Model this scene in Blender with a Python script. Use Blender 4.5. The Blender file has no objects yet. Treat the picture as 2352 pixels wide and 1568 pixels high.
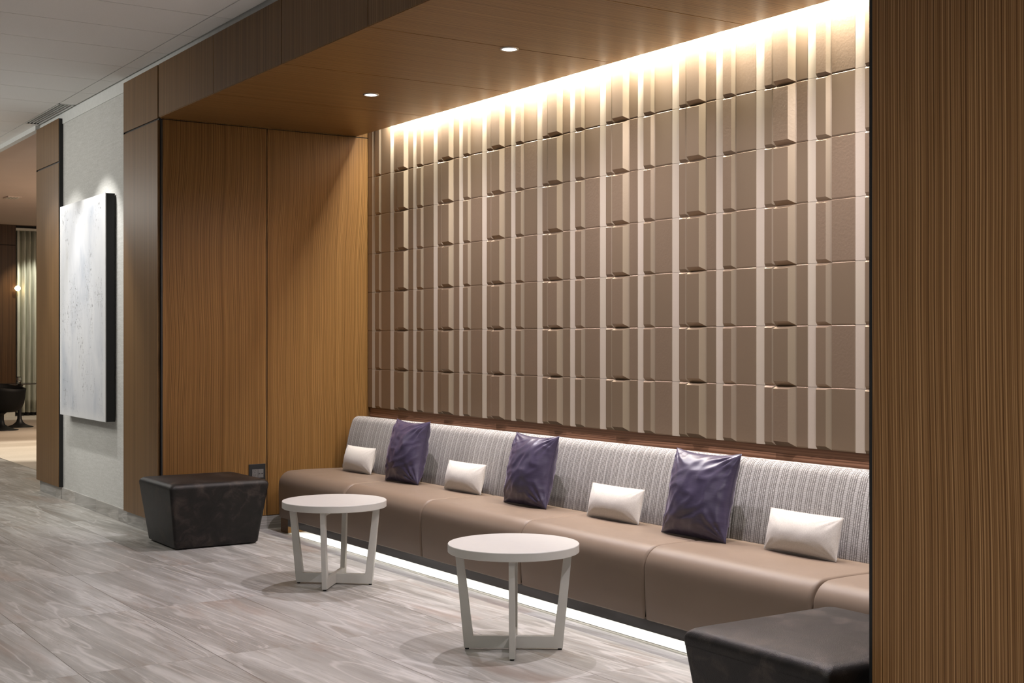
import bpy, bmesh, math, random
from math import pi, sin, cos, radians, sqrt, atan2
from mathutils import Vector, Matrix, noise

random.seed(7)
S = bpy.context.scene
COL = S.collection

# ------------------------------------------------------------------ frame of the place
# x runs along the tiled wall (towards the viewer's right), y goes into that wall, z up; metres.
YF = 3.052          # front face of the timber portal
YT = 4.722          # base face of the relief tiles
XA = -9.219         # alcove side wall
XR = -2.699         # right pier, inner edge
ZS = 2.996          # alcove ceiling
ZF = 3.376          # top of the timber fascia
ZC = 3.42           # lobby ceiling

# ------------------------------------------------------------------ materials
def new_mat(name):
    m = bpy.data.materials.new(name); m.use_nodes = True
    nt = m.node_tree
    for n in list(nt.nodes): nt.nodes.remove(n)
    out = nt.nodes.new('ShaderNodeOutputMaterial')
    b = nt.nodes.new('ShaderNodeBsdfPrincipled')
    nt.links.new(b.outputs[0], out.inputs[0])
    return m, nt, b

class NT:
    """tiny helper to write node graphs as expressions"""
    def __init__(s, nt): s.nt = nt
    def _set(s, sock, v):
        if isinstance(v, (int, float)): sock.default_value = v
        elif isinstance(v, (tuple, list)):
            sock.default_value = tuple(v) if len(sock.default_value) == len(v) else tuple(v) + (1,)
        else: s.nt.links.new(v, sock)
    def math(s, op, a, b=0.0, c=None):
        n = s.nt.nodes.new('ShaderNodeMath'); n.operation = op
        s._set(n.inputs[0], a); s._set(n.inputs[1], b)
        if c is not None: s._set(n.inputs[2], c)
        return n.outputs[0]
    def add(s, a, b): return s.math('ADD', a, b)
    def sub(s, a, b): return s.math('SUBTRACT', a, b)
    def mul(s, a, b): return s.math('MULTIPLY', a, b)
    def fract(s, a): return s.math('FRACT', a)
    def floor(s, a): return s.math('FLOOR', a)
    def coord(s, kind='Object'):
        n = s.nt.nodes.new('ShaderNodeTexCoord')
        return n.outputs[kind]
    def sep(s, v):
        n = s.nt.nodes.new('ShaderNodeSeparateXYZ'); s._set(n.inputs[0], v)
        return n.outputs
    def comb(s, x, y, z):
        n = s.nt.nodes.new('ShaderNodeCombineXYZ')
        s._set(n.inputs[0], x); s._set(n.inputs[1], y); s._set(n.inputs[2], z)
        return n.outputs[0]
    def noise(s, v, scale=1.0, detail=2.0, rough=0.5, dist=0.0):
        n = s.nt.nodes.new('ShaderNodeTexNoise')
        s._set(n.inputs['Vector'], v); n.inputs['Scale'].default_value = scale
        n.inputs['Detail'].default_value = detail; n.inputs['Roughness'].default_value = rough
        n.inputs['Distortion'].default_value = dist
        return n.outputs[0]
    def noise1(s, w, detail=2.0, rough=0.5):
        n = s.nt.nodes.new('ShaderNodeTexNoise'); n.noise_dimensions = '1D'
        s._set(n.inputs['W'], w); n.inputs['Scale'].default_value = 1.0
        n.inputs['Detail'].default_value = detail; n.inputs['Roughness'].default_value = rough
        return n.outputs[0]
    def white(s, v):
        n = s.nt.nodes.new('ShaderNodeTexWhiteNoise'); s._set(n.inputs['Vector'], v)
        return n.outputs[0]
    def ramp(s, fac, stops):
        n = s.nt.nodes.new('ShaderNodeValToRGB'); s._set(n.inputs[0], fac)
        el = n.color_ramp.elements
        while len(el) > 1: el.remove(el[-1])
        el[0].position = stops[0][0]; el[0].color = tuple(stops[0][1]) + (1,)
        for p, c in stops[1:]:
            e = el.new(p); e.color = tuple(c) + (1,)
        return n.outputs[0]
    def mix(s, fac, a, b, mode='MIX'):
        n = s.nt.nodes.new('ShaderNodeMix'); n.data_type = 'RGBA'; n.blend_type = mode
        s._set(n.inputs[0], fac); s._set(n.inputs[6], a); s._set(n.inputs[7], b)
        return n.outputs[2]
    def smooth(s, v, lo, hi):
        n = s.nt.nodes.new('ShaderNodeMapRange'); n.interpolation_type = 'SMOOTHSTEP'
        s._set(n.inputs[0], v); n.inputs[1].default_value = lo; n.inputs[2].default_value = hi
        return n.outputs[0]
    def bump(s, h, strength, dist, bsdf):
        n = s.nt.nodes.new('ShaderNodeBump'); n.inputs['Strength'].default_value = strength
        n.inputs['Distance'].default_value = dist; s._set(n.inputs['Height'], h)
        s.nt.links.new(n.outputs[0], bsdf.inputs['Normal'])

def setb(b, color=None, rough=None, metal=None, spec=None, sheen=None, coat=None):
    if color is not None: b.inputs['Base Color'].default_value = tuple(color) + (1,)
    if rough is not None: b.inputs['Roughness'].default_value = rough
    if metal is not None: b.inputs['Metallic'].default_value = metal
    if spec is not None: b.inputs['Specular IOR Level'].default_value = spec
    if sheen is not None: b.inputs['Sheen Weight'].default_value = sheen
    if coat is not None: b.inputs['Coat Weight'].default_value = coat

def plain(name, color, rough=0.5, metal=0.0, spec=0.5, var=0.04, scale=30):
    """one colour with a faint procedural mottling"""
    m, nt, b = new_mat(name); k = NT(nt)
    n = k.noise(k.coord(), scale, 3)
    lo = tuple(max(0, c * (1 - var)) for c in color); hi = tuple(min(1, c * (1 + var)) for c in color)
    nt.links.new(k.ramp(n, [(0.3, lo), (0.7, hi)]), b.inputs['Base Color'])
    setb(b, rough=rough, metal=metal, spec=spec)
    return m

def emit(name, color, strength):
    m = bpy.data.materials.new(name); m.use_nodes = True; nt = m.node_tree
    for n in list(nt.nodes): nt.nodes.remove(n)
    out = nt.nodes.new('ShaderNodeOutputMaterial'); e = nt.nodes.new('ShaderNodeEmission')
    e.inputs[0].default_value = tuple(color) + (1,); e.inputs[1].default_value = strength
    nt.links.new(e.outputs[0], out.inputs[0])
    return m

def wood(name, across, along, freq=75.0, warp=0.03, wl=0.55, dark=(.105, .050, .020), mid=(.205, .106, .046),
         light=(.330, .195, .098), rough=0.42, seed=0.0, contrast=1.0):
    m, nt, b = new_mat(name); k = NT(nt)
    o = k.sep(k.coord()); ax = {'x': 0, 'y': 1, 'z': 2}
    a, l = o[ax[across]], o[ax[along]]
    w = k.noise(k.comb(k.mul(a, 0.35), k.mul(l, wl), seed), 1.0, 1.0)
    w2 = k.noise(k.comb(k.mul(a, 3.0), k.mul(l, 1.3), seed + 5), 1.0, 1.0)
    u = k.add(k.add(a, k.mul(k.sub(w, 0.5), warp * 6)), k.mul(k.sub(w2, 0.5), warp * 0.12))
    n1 = k.noise1(k.add(k.mul(u, freq), seed * 13.7), 2.0, 0.55)
    n2 = k.noise(k.comb(k.mul(u, freq * 4.5), k.mul(l, 2.2), seed), 1.0, 2.0, 0.6)
    n3 = k.noise1(k.add(k.mul(u, freq * .13), seed * 3.1), 1.0)
    f = k.add(k.add(k.mul(k.sub(n1, .5), 1.05 * contrast), k.mul(k.sub(n2, .5), .45 * contrast)), k.mul(k.sub(n3, .5), .22 * contrast))
    f = k.add(f, 0.5)
    nt.links.new(k.ramp(f, [(0.22, dark), (0.5, mid), (0.80, light)]), b.inputs['Base Color'])
    setb(b, rough=rough, spec=0.22)
    k.bump(n2, 0.08, 0.002, b)
    return m

M = {}
M['wood_front'] = wood('veneer_vertical_x', 'x', 'z', 120, 0.010, 0.5, seed=1.0, dark=(.088, .046, .018), mid=(.165, .089, .034), light=(.260, .152, .068))
M['wood_right'] = wood('veneer_vertical_pier', 'x', 'z', 190, 0.010, 0.7, seed=4.0, contrast=1.35, dark=(.105, .046, .015), mid=(.215, .106, .040), light=(.430, .245, .112))
M['wood_side'] = wood('veneer_vertical_y', 'y', 'z', 185, 0.030, .55, seed=2.0, contrast=.95, dark=(.078, .034, .007), mid=(.165, .082, .023), light=(.285, .158, .054))
M['wood_soffit'] = wood('veneer_soffit', 'x', 'y', 120, 0.012, 0.4, seed=3.0, contrast=.95, dark=(.105, .050, .014), mid=(.220, .112, .036), light=(.34, .195, .078))
M['wood_band'] = wood('walnut_band', 'z', 'x', 95, 0.006, 0.8, seed=6.0, dark=(.105, .046, .023), mid=(.235, .112, .062), light=(.35, .185, .108))
M['black'] = plain('black_metal', (.008, .008, .008), 0.5)
M['deep_black'] = plain('black_shell', (.0025, .0025, .0025), 0.6, spec=.2)
M['black_gloss'] = plain('black_gloss_board', (.012, .011, .011), 0.12)
M['gap'] = plain('shadow_gap', (.010, .008, .006), 0.8)
M['white_paint'] = plain('white_paint', (.66, .665, .645), 0.6)
M['ceil_tile'] = plain('ceiling_board', (.80, .79, .77), 0.85, var=.025, scale=220)
M['ceil_grid'] = plain('ceiling_grid', (.30, .29, .275), 0.7)
M['table'] = plain('white_lacquer', (.49, .475, .435), 0.38, var=.015)
M['far_ceiling'] = plain('blush_ceiling', (.60, .47, .395), 0.8, var=.02, scale=2)
M['cream'] = plain('cream_trim', (.58, .55, .47), 0.5)

def mk_tile(name, c1, c2, c3, rough, grain=1.0, metal=0.25):
    m, nt, b = new_mat(name); k = NT(nt)
    g = nt.nodes.new('ShaderNodeNewGeometry')
    r = g.outputs['Random Per Island']
    o = k.coord()
    n = k.noise(o, 3.0, 2.0)
    f = k.add(k.mul(r, .75), k.mul(n, .25))
    col = k.ramp(f, [(0.15, c1), (0.5, c2), (0.85, c3)])
    fine = k.noise(o, 900.0, 2.0)
    col = k.mix(k.mul(fine, .25), col, k.mix(1.0, col, (.55, .52, .5), 'MULTIPLY'))
    nt.links.new(col, b.inputs['Base Color'])
    setb(b, rough=rough, metal=metal, spec=.5)
    big = k.noise(o, 75.0, 3.0)
    h = k.add(k.mul(fine, .25), k.mul(big, k.mul(k.smooth(r, .45, .9), 1.0)))
    k.bump(h, .16 * grain, .006, b)
    return m
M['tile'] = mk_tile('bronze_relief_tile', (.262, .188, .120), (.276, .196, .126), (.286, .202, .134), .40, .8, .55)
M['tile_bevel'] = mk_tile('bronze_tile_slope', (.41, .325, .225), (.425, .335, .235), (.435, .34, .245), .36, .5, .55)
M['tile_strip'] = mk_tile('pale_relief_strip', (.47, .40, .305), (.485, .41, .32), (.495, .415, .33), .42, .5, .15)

# floor ------------------------------------------------------------
def mk_floor(name, x0, px, y0, py, joint=0.0026, vertical=False):
    m, nt, b = new_mat(name); k = NT(nt)
    o = k.sep(k.coord()); x = o[0]; y = o[2] if vertical else o[1]
    tx = k.math('DIVIDE', k.sub(x, x0), px); ty = k.math('DIVIDE', k.sub(y, y0), py)
    ix, iy = k.floor(tx), k.floor(ty)
    rnd = k.white(k.comb(ix, iy, 3.0)); rnd2 = k.white(k.comb(ix, iy, 9.0))
    yy = k.add(y, k.mul(x, -0.07))
    sx = k.add(k.mul(x, .62), k.mul(rnd, 37.0)); sy = k.add(k.mul(yy, 4.4), k.mul(rnd2, 23.0))
    base = k.noise(k.comb(sx, sy, 0.0), 1.0, 5.0, .58, .55)
    base2 = k.noise(k.comb(k.mul(sx, 2.3), k.mul(sy, 2.6), 4.0), 1.0, 6.0, .66, .5)
    col = k.ramp(base, [(0.28, (.190, .178, .160)), (0.42, (.272, .262, .243)), (0.55, (.350, .341, .322)), (0.70, (.485, .476, .455))])
    col = k.mix(k.mul(k.smooth(base2, .50, .70), .45), col, (.50, .485, .46))
    col = k.mix(k.mul(k.smooth(base2, .48, .32), .62), col, (.225, .190, .158))
    # thin pale veins: the zero lines of a stretched noise
    vn = k.noise(k.comb(k.mul(sx, .85), k.mul(sy, .95), 11.0), 1.0, 3.0, .5, .5)
    vein = k.smooth(k.math('ABSOLUTE', k.sub(vn, .5)), .020, .0)
    vn2 = k.noise(k.comb(k.mul(sx, .6), k.mul(sy, 1.5), 17.0), 1.0, 4.0, .5, .7)
    vein2 = k.smooth(k.math('ABSOLUTE', k.sub(vn2, .53)), .012, .0)
    col = k.mix(k.mul(k.math('MAXIMUM', vein, vein2), .40), col, (.64, .62, .60))
    streak = k.noise(k.comb(k.mul(sx, 2.2), k.mul(sy, 9.0), 41.0), 1.0, 5.0, .7, .3)
    col = k.mix(k.mul(k.smooth(streak, .53, .68), .30), col, (.60, .585, .56))
    col = k.mix(k.mul(k.smooth(streak, .46, .33), .38), col, (.19, .165, .142))
    # dark pin holes and a rust tint in places
    rust = k.noise(k.comb(k.mul(sx, .9), k.mul(sy, .6), 23.0), 1.0, 4.0, .6)
    col = k.mix(k.mul(k.smooth(rust, .56, .70), .50), col, (.27, .195, .155))
    pits = k.noise(k.comb(k.mul(x, 55.0), k.mul(y, 75.0), rnd), 1.0, 2.0)
    pz = k.noise(k.comb(k.mul(sx, 3.), k.mul(sy, 1.5), 31.0), 1.0, 2.0)
    col = k.mix(k.mul(k.mul(k.smooth(pits, .70, .76), k.smooth(pz, .5, .62)), .7), col, (.12, .10, .09))
    tint = k.ramp(rnd, [(0, (.93, .92, .90)), (.5, (1., .985, .965)), (1, (1.0, 1.0, 1.0))])
    col = k.mix(1.0, col, tint, 'MULTIPLY')
    fx = k.mul(k.math('ABSOLUTE', k.sub(k.fract(k.add(tx, .5)), .5)), px)
    fy = k.mul(k.math('ABSOLUTE', k.sub(k.fract(k.add(ty, .5)), .5)), py)
    jx = k.smooth(fx, joint * .75, joint * .35); jy = k.smooth(fy, joint * 1.0, joint * .5)
    j = k.math('MAXIMUM', k.mul(jx, .65), jy)
    col = k.mix(k.mul(j, .85), col, (.105, .085, .07))
    nt.links.new(col, b.inputs['Base Color'])
    setb(b, rough=.38, spec=.45)
    k.bump(k.add(base2, k.mul(j, -1.5)), .08, .002, b)
    return m
M['floor'] = mk_floor('travertine_porcelain', -6.822, 1.1935, 1.526, .6045)
M['base_tile'] = mk_floor('travertine_skirting', -9.64, .62, -.4, 2.0, vertical=True)

def mk_carpet():
    m, nt, b = new_mat('cream_carpet'); k = NT(nt)
    o = k.coord(); xyz = k.sep(o)
    band = k.noise(k.comb(k.mul(xyz[0], .9), k.mul(xyz[1], .25), 0.), 1.0, 2.0)
    fine = k.noise(o, 160.0, 2.0)
    f = k.add(k.mul(band, .7), k.mul(fine, .3))
    nt.links.new(k.ramp(f, [(.35, (.36, .31, .245)), (.65, (.60, .54, .455))]), b.inputs['Base Color'])
    setb(b, rough=.95, spec=.1)
    k.bump(fine, .5, .006, b)
    return m
M['carpet'] = mk_carpet()

def mk_wallpaper():
    m, nt, b = new_mat('woven_wallcovering'); k = NT(nt)
    o = k.sep(k.coord())
    t = k.noise(k.comb(k.mul(o[0], 26), 0., k.mul(o[2], 210)), 1.0, 3.0, .6)
    t2 = k.noise(k.comb(k.mul(o[0], 6), 0., k.mul(o[2], 60)), 1.0, 2.0)
    f = k.add(k.mul(t, .65), k.mul(t2, .35))
    nt.links.new(k.ramp(f, [(.32, (.47, .465, .435)), (.66, (.63, .625, .60))]), b.inputs['Base Color'])
    setb(b, rough=.75, spec=.25)
    k.bump(t, .15, .003, b)
    return m
M['wallpaper'] = mk_wallpaper()

def mk_leather(name, c1, c2, c3, rough, scale=7.0, coat=0.0, bump=.12):
    m, nt, b = new_mat(name); k = NT(nt)
    o = k.coord()
    n = k.noise(o, scale, 5.0, .62, .6); fine = k.noise(o, 420.0, 2.0)
    nt.links.new(k.ramp(k.add(k.mul(n, .85), k.mul(fine, .15)), [(.34, c1), (.52, c2), (.72, c3)]), b.inputs['Base Color'])
    setb(b, spec=.30, coat=coat)
    rr_ = k.add(rough - .10, k.mul(n, .20)); nt.links.new(rr_, b.inputs['Roughness'])
    k.bump(k.add(fine, k.mul(n, .6)), bump, .003, b)
    return m
M['black_leather'] = mk_leather('distressed_dark_leather', (.004, .0035, .0033), (.0115, .0092, .0082), (.058, .044, .036), .46, 9.0, bump=.4)
M['taupe_leather'] = mk_leather('taupe_vinyl', (.168, .121, .088), (.174, .126, .092), (.180, .130, .096), .46, 3.0, bump=.03)

def mk_weave():
    m, nt, b = new_mat('ribbed_weave'); k = NT(nt)
    o = k.sep(k.coord())
    x, z = o[0], o[2]
    p = .060
    jit = k.noise(k.comb(k.mul(x, 40), 0., k.mul(z, 60)), 1.0, 2.0)
    xx = k.add(x, k.mul(k.sub(jit, .5), .0016))
    u = k.fract(k.math('DIVIDE', xx, p))
    ix = k.floor(k.math('DIVIDE', xx, p))
    # ladders (0-.42), thin line, beads (.5-.7), thin line, beads (.78-.95)
    rung = k.fract(k.math('DIVIDE', k.add(z, k.mul(k.white(k.comb(ix, 0., 0.)), .01)), .0044))
    bead = k.fract(k.math('DIVIDE', z, .0060))
    L = k.mul(k.math('MAXIMUM', k.mul(k.smooth(u, .02, .05), k.smooth(u, .39, .36)), k.mul(k.smooth(u, .60, .63), k.smooth(u, .78, .75))), k.smooth(k.math('ABSOLUTE', k.sub(rung, .5)), .40, .22))
    B1 = k.mul(k.mul(k.smooth(u, .43, .46), k.smooth(u, .56, .53)), k.smooth(k.math('ABSOLUTE', k.sub(bead, .5)), .44, .26))
    B2 = k.mul(k.mul(k.smooth(u, .82, .85), k.smooth(u, .97, .94)), k.smooth(k.math('ABSOLUTE', k.sub(bead, .5)), .40, .20))
    f = k.math('MAXIMUM', L, k.math('MAXIMUM', B1, B2))
    tone = k.noise(k.comb(k.mul(x, 9), 0., k.mul(z, 2)), 1.0, 2.0)
    lightc = k.ramp(tone, [(.3, (.42, .402, .378)), (.7, (.52, .50, .475))])
    nt.links.new(k.mix(f, (.140, .126, .118), lightc), b.inputs['Base Color'])
    setb(b, rough=.85, spec=.2)
    k.bump(f, .5, .003, b)
    return m
M['weave'] = mk_weave()

def mk_satin():
    m, nt, b = new_mat('purple_satin_velvet'); k = NT(nt)
    o = k.coord(); s = k.sep(o)
    slub = k.noise(k.comb(k.mul(s[0], 12), k.mul(s[1], 12), k.mul(s[2], 330)), 1.0, 3.0)
    n = k.noise(o, 5.0, 3.0)
    nt.links.new(k.ramp(k.add(k.mul(n, .6), k.mul(slub, .4)), [(.3, (.024, .018, .038)), (.7, (.054, .041, .080))]), b.inputs['Base Color'])
    setb(b, rough=.36, spec=.65, sheen=.24)
    b.inputs['Sheen Roughness'].default_value = .35
    b.inputs['Sheen Tint'].default_value = (.62, .52, .78, 1)
    k.bump(slub, .12, .002, b)
    return m
M['satin'] = mk_satin()

def mk_wool():
    m, nt, b = new_mat('cream_wool'); k = NT(nt)
    o = k.coord()
    n = k.noise(o, 520.0, 3.0, .7); n2 = k.noise(o, 200.0, 2.0)
    nt.links.new(k.ramp(k.add(k.mul(n, .6), k.mul(n2, .4)), [(.32, (.45, .41, .365)), (.6, (.58, .54, .495))]), b.inputs['Base Color'])
    setb(b, rough=.9, spec=.15, sheen=.3)
    k.bump(n, .25, .003, b)
    return m
M['wool'] = mk_wool()

def mk_painting():
    m, nt, b = new_mat('pale_abstract_paint'); k = NT(nt)
    o = k.sep(k.coord()); x, z = o[0], o[2]
    big = k.noise(k.comb(k.mul(x, 3.2), 0., k.mul(z, 1.3)), 1.0, 4.0, .6, .4)
    col = k.ramp(big, [(.30, (.38, .405, .45)), (.48, (.50, .51, .535)), (.62, (.56, .565, .58)), (.8, (.47, .465, .45))])
    st = k.noise(k.comb(k.mul(x, 75), 0., k.mul(z, 7.0)), 1.0, 3.0, .6)
    sh = k.noise(k.comb(k.mul(x, 5), 0., k.mul(z, 95)), 1.0, 3.0, .6)
    zone = k.noise(k.comb(k.mul(x, 4.2), 3., k.mul(z, 2.1)), 1.0, 3.0)
    zn = k.smooth(zone, .46, .66)
    col = k.mix(k.mul(k.mul(k.smooth(st, .56, .68), zn), .7), col, (.30, .31, .33))
    col = k.mix(k.mul(k.mul(k.smooth(sh, .57, .66), zn), .7), col, (.36, .36, .36))
    fl = k.noise(k.comb(k.mul(x, 34), 7., k.mul(z, 22)), 1.0, 5.0, .7, .8)
    col = k.mix(k.mul(k.mul(k.smooth(fl, .57, .64), k.smooth(zone, .47, .58)), .85), col, (.10, .10, .105))
    # bare pale margin
    mx = k.smooth(k.math('ABSOLUTE', k.sub(x, -11.035)), .56, .66); mz = k.smooth(k.math('ABSOLUTE', k.sub(z, 1.665)), .80, .90)
    col = k.mix(k.mul(k.math('MAXIMUM', mx, mz), .85), col, (.60, .60, .60))
    nt.links.new(col, b.inputs['Base Color'])
    setb(b, rough=.6, spec=.3)
    k.bump(k.add(big, st), .2, .003, b)
    return m
M['painting'] = mk_painting()

def mk_curtain():
    m, nt, b = new_mat('sheer_metallic_curtain'); k = NT(nt)
    o = k.sep(k.coord())
    n = k.noise(k.comb(k.mul(o[0], 30), k.mul(o[1], 30), k.mul(o[2], 2)), 1.0, 3.0)
    nt.links.new(k.ramp(n, [(.3, (.40, .40, .33)), (.7, (.62, .63, .54))]), b.inputs['Base Color'])
    setb(b, rough=.5, spec=.4)
    return m
M['curtain'] = mk_curtain()

def mk_glass(name, tint=(1, 1, 1), rough=0.0):
    m, nt, b = new_mat(name)
    setb(b, color=tint, rough=rough); b.inputs['Transmission Weight'].default_value = 1.0
    b.inputs['IOR'].default_value = 1.45
    return m
M['glass'] = mk_glass('clear_glass')
M['night_glass'] = plain('dark_window_glass', (.020, .022, .017), 0.08)
M['far_wood'] = wood('veneer_far_wall', 'y', 'z', 40, 0.02, 0.5, seed=8.0, dark=(.030, .012, .003), mid=(.062, .027, .007), light=(.095, .045, .014))
M['grey_plastic'] = plain('grey_socket', (.115, .108, .103), 0.4)
M['lens'] = emit('downlight_lens', (1.0, .96, .93), 9.0)
M['led'] = emit('led_strip', (1.0, .93, .80), 6.0)
M['lamp_glow'] = emit('warm_lamp_globe', (1.0, .72, .36), 14.0)
M['steel'] = plain('brushed_steel', (.55, .55, .54), 0.35, metal=.9)

# ------------------------------------------------------------------ mesh helpers
def bm_new(): return bmesh.new()

def box(bm, x0, x1, y0, y1, z0, z1):
    vs = [bm.verts.new((x, y, z)) for x in (x0, x1) for y in (y0, y1) for z in (z0, z1)]
    for f in ((0, 1, 3, 2), (4, 6, 7, 5), (0, 4, 5, 1), (2, 3, 7, 6), (0, 2, 6, 4), (1, 5, 7, 3)):
        bm.faces.new([vs[i] for i in f])
    return vs

def lathe(bm, prof, seg=48, c=(0, 0, 0), cap0=True, cap1=True):
    rings = []
    for r, z in prof:
        rings.append([bm.verts.new((c[0] + r * cos(2 * pi * i / seg), c[1] + r * sin(2 * pi * i / seg), c[2] + z)) for i in range(seg)])
    for a, b in zip(rings, rings[1:]):
        for i in range(seg):
            bm.faces.new((a[i], a[(i + 1) % seg], b[(i + 1) % seg], b[i]))
    if cap0: bm.faces.new(list(reversed(rings[0])))
    if cap1: bm.faces.new(rings[-1])

def prism(bm, poly, x0, x1):
    """closed (y,z) outline swept along x"""
    a = [bm.verts.new((x0, y, z)) for y, z in poly]; b = [bm.verts.new((x1, y, z)) for y, z in poly]
    n = len(poly)
    for i in range(n):
        bm.faces.new((a[i], b[i], b[(i + 1) % n], a[(i + 1) % n]))
    bm.faces.new(list(reversed(a))); bm.faces.new(b)

def obj(name, bm, mat, parent=None, smooth=False, bevel=0.0, seg=2, angle=35, fix=True):
    if fix: bmesh.ops.recalc_face_normals(bm, faces=bm.faces[:])
    me = bpy.data.meshes.new(name); bm.to_mesh(me); bm.free()
    if isinstance(mat, (list, tuple)):
        for m_ in mat: me.materials.append(m_)
    else: me.materials.append(mat)
    o = bpy.data.objects.new(name, me); COL.objects.link(o)
    if parent is not None: o.parent = parent
    if smooth:
        for p in me.polygons: p.use_smooth = True
    if bevel > 0:
        md = o.modifiers.new('bevel', 'BEVEL'); md.width = bevel; md.segments = seg
        md.limit_method = 'ANGLE'; md.angle_limit = radians(angle)
        md.harden_normals = False
        for p in me.polygons: p.use_smooth = True
        wn = o.modifiers.new('wn', 'WEIGHTED_NORMAL'); wn.keep_sharp = True
    return o

def tag(o, label, cat, group=None, kind=None):
    o['label'] = label; o['category'] = cat
    if group: o['group'] = group
    if kind: o['kind'] = kind
    return o

def thing(name, label, cat, loc=(0, 0, 0), rotz=0.0, group=None, kind=None):
    o = bpy.data.objects.new(name, None); COL.objects.link(o)
    o.empty_display_size = .1; o.location = loc; o.rotation_euler = (0, 0, rotz)
    return tag(o, label, cat, group, kind)

def copy_tree(o, parent=None):
    c = o.copy(); COL.objects.link(c)
    if parent is not None: c.parent = parent
    for ch in list(o.children): copy_tree(ch, c)
    return c

# ================================================================== THE SETTING
# ---- floor and carpet
bm = bm_new()
box(bm, -12.78, 3.2, -4.6, 4.86, -.05, 0)
box(bm, -25.6, -12.78, -4.6, 3.52, -.05, 0)
tag(obj('floor', bm, M['floor']), 'grey-beige veined travertine tile floor of the lobby', 'floor', kind='structure')
bm = bm_new(); box(bm, -25.6, -12.78, 3.526, 8.6, -.05, .004)
tag(obj('floor_carpet', bm, M['carpet']), 'cream carpet of the room seen past the far pier', 'carpet', kind='structure')

# ---- lobby ceiling: boards on a grid, border strip along the portal
ceil = bm_new()
xs = [-7.845 - .602 * k for k in range(-18, 30)]
g = .004
for i in range(len(xs) - 1):
    xa, xb = xs[i + 1] + g, xs[i] - g
    if xb < -25.5 or xa > 3.1: continue
    yr = 2.93
    for j in range(6):
        box(ceil, xa, xb, yr - 1.27 + g, yr - g, ZC, ZC + .02); yr -= 1.27
    if not (-12.70 < (xa + xb) / 2 < -11.45):
        box(ceil, xa, xb, 2.93 + g, 3.066, ZC, ZC + .02)
c_ob = obj('ceiling', ceil, M['ceil_tile'])
tag(c_ob, 'pale grey suspended board ceiling over the lobby', 'ceiling', kind='structure')
bm = bm_new(); box(bm, -25.6, -12.69, -4.7, 3.10, ZC + .012, ZC + .05); box(bm, -11.46, 3.2, -4.7, 3.10, ZC + .012, ZC + .05); box(bm, -12.69, -11.46, -4.7, 2.932, ZC + .012, ZC + .05)
obj('ceiling_grid', bm, M['ceil_grid'], c_ob)

# ---- white upstand between ceiling and timber / wall covering
bm = bm_new(); box(bm, -12.748, -11.935, 3.084, 3.16, 3.374, ZC + .012); box(bm, -11.935, 3.2, 3.082, 3.16, 3.325, ZC + .012)
tag(obj('trim_1', bm, M['white_paint'], bevel=.002), 'white painted upstand under the lobby ceiling edge', 'trim', kind='structure')
bm = bm_new(); box(bm, -25.6, -12.75, 3.045, 3.10, 3.376, ZC + .012)
tag(obj('trim_2', bm, M['white_paint'], bevel=.002), 'thin pale edge trim over the opening beyond the far pier', 'trim', kind='structure')

# ---- white wall with the painting
bm = bm_new(); box(bm, -11.94, -10.05, 3.09, 3.22, .0, 3.40)
tag(obj('wall_left', bm, M['wallpaper']), 'white woven-papered wall behind the tall painting', 'wall', kind='structure')

# ---- skirting of floor tile
bm = bm_new()
box(bm, -11.94, -10.03, 3.078, 3.10, 0, .102)
box(bm, -10.03, -9.25, 3.074, 3.12, 0, .104)
box(bm, -12.695, -11.945, 3.074, 3.12, 0, .104)
tag(obj('baseboard_left', bm, M['base_tile'], bevel=.0015), 'grey stone-tile skirting along the piers and white wall', 'skirting', kind='structure')
bm = bm_new(); box(bm, XA - .06, XA - .003, 3.09, 4.72, 0, .096)
tag(obj('baseboard_alcove', bm, M['base_tile'], bevel=.0015), 'grey stone-tile skirting under the alcove side wall', 'skirting', kind='structure')

# ---- left pier of the portal
def pier(x0, x1, edge_right):
    root = None
    bm = bm_new()
    box(bm, x0 + .004, x1, YF, YF + .03, .105, ZS - .014)
    box(bm, x0 + .004, x1, YF, YF + .03, ZS, ZF)
    p = obj('pillar', bm, M['wood_front'], bevel=.0012)
    bm = bm_new()
    box(bm, x0 + .006, x1 - .002, YF + .012, 3.30, .105, ZF - .003)
    box(bm, x0, x0 + .004, YF + .001, YF + .04, .105, ZF - .002)
    if edge_right: box(bm, x1, x1 + edge_right, YF + .004, 3.10, .105, ZF - .002)
    obj('dark_edge', bm, M['black'], p)
    return p
p = pier(-10.05, -9.245, 0.0)
bm = bm_new(); box(bm, -9.245, XA - .001, YF + .018, 3.12, 0.0, ZS - .012); obj('reveal', bm, M['black'], p)
tag(p, 'timber-veneered pier between the white wall and the alcove', 'pier', kind='structure')
p = pier(-12.745, -11.948, .012)
tag(p, 'narrow timber-veneered pier at the far side of the white wall', 'pier', kind='structure')

# ---- fascia over the alcove
joints = [XA - .004, -8.136, -7.046, -5.963, -4.876, -3.79, -2.70, -1.61, -.52, .57, 1.66, 2.75, 3.2]
bm = bm_new()
for a, b_ in zip(joints, joints[1:]):
    box(bm, a + .003, b_ - .003, YF, YF + .022, ZS + .004, ZF)
fa = obj('beam', bm, M['wood_front'], bevel=.001)
tag(fa, 'timber-veneered fascia of panels over the alcove opening', 'fascia', kind='structure')
bm = bm_new(); box(bm, XA, 3.2, YF + .010, YF + .05, ZS + .004, ZF - .003); obj('backing', bm, M['gap'], fa)

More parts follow.
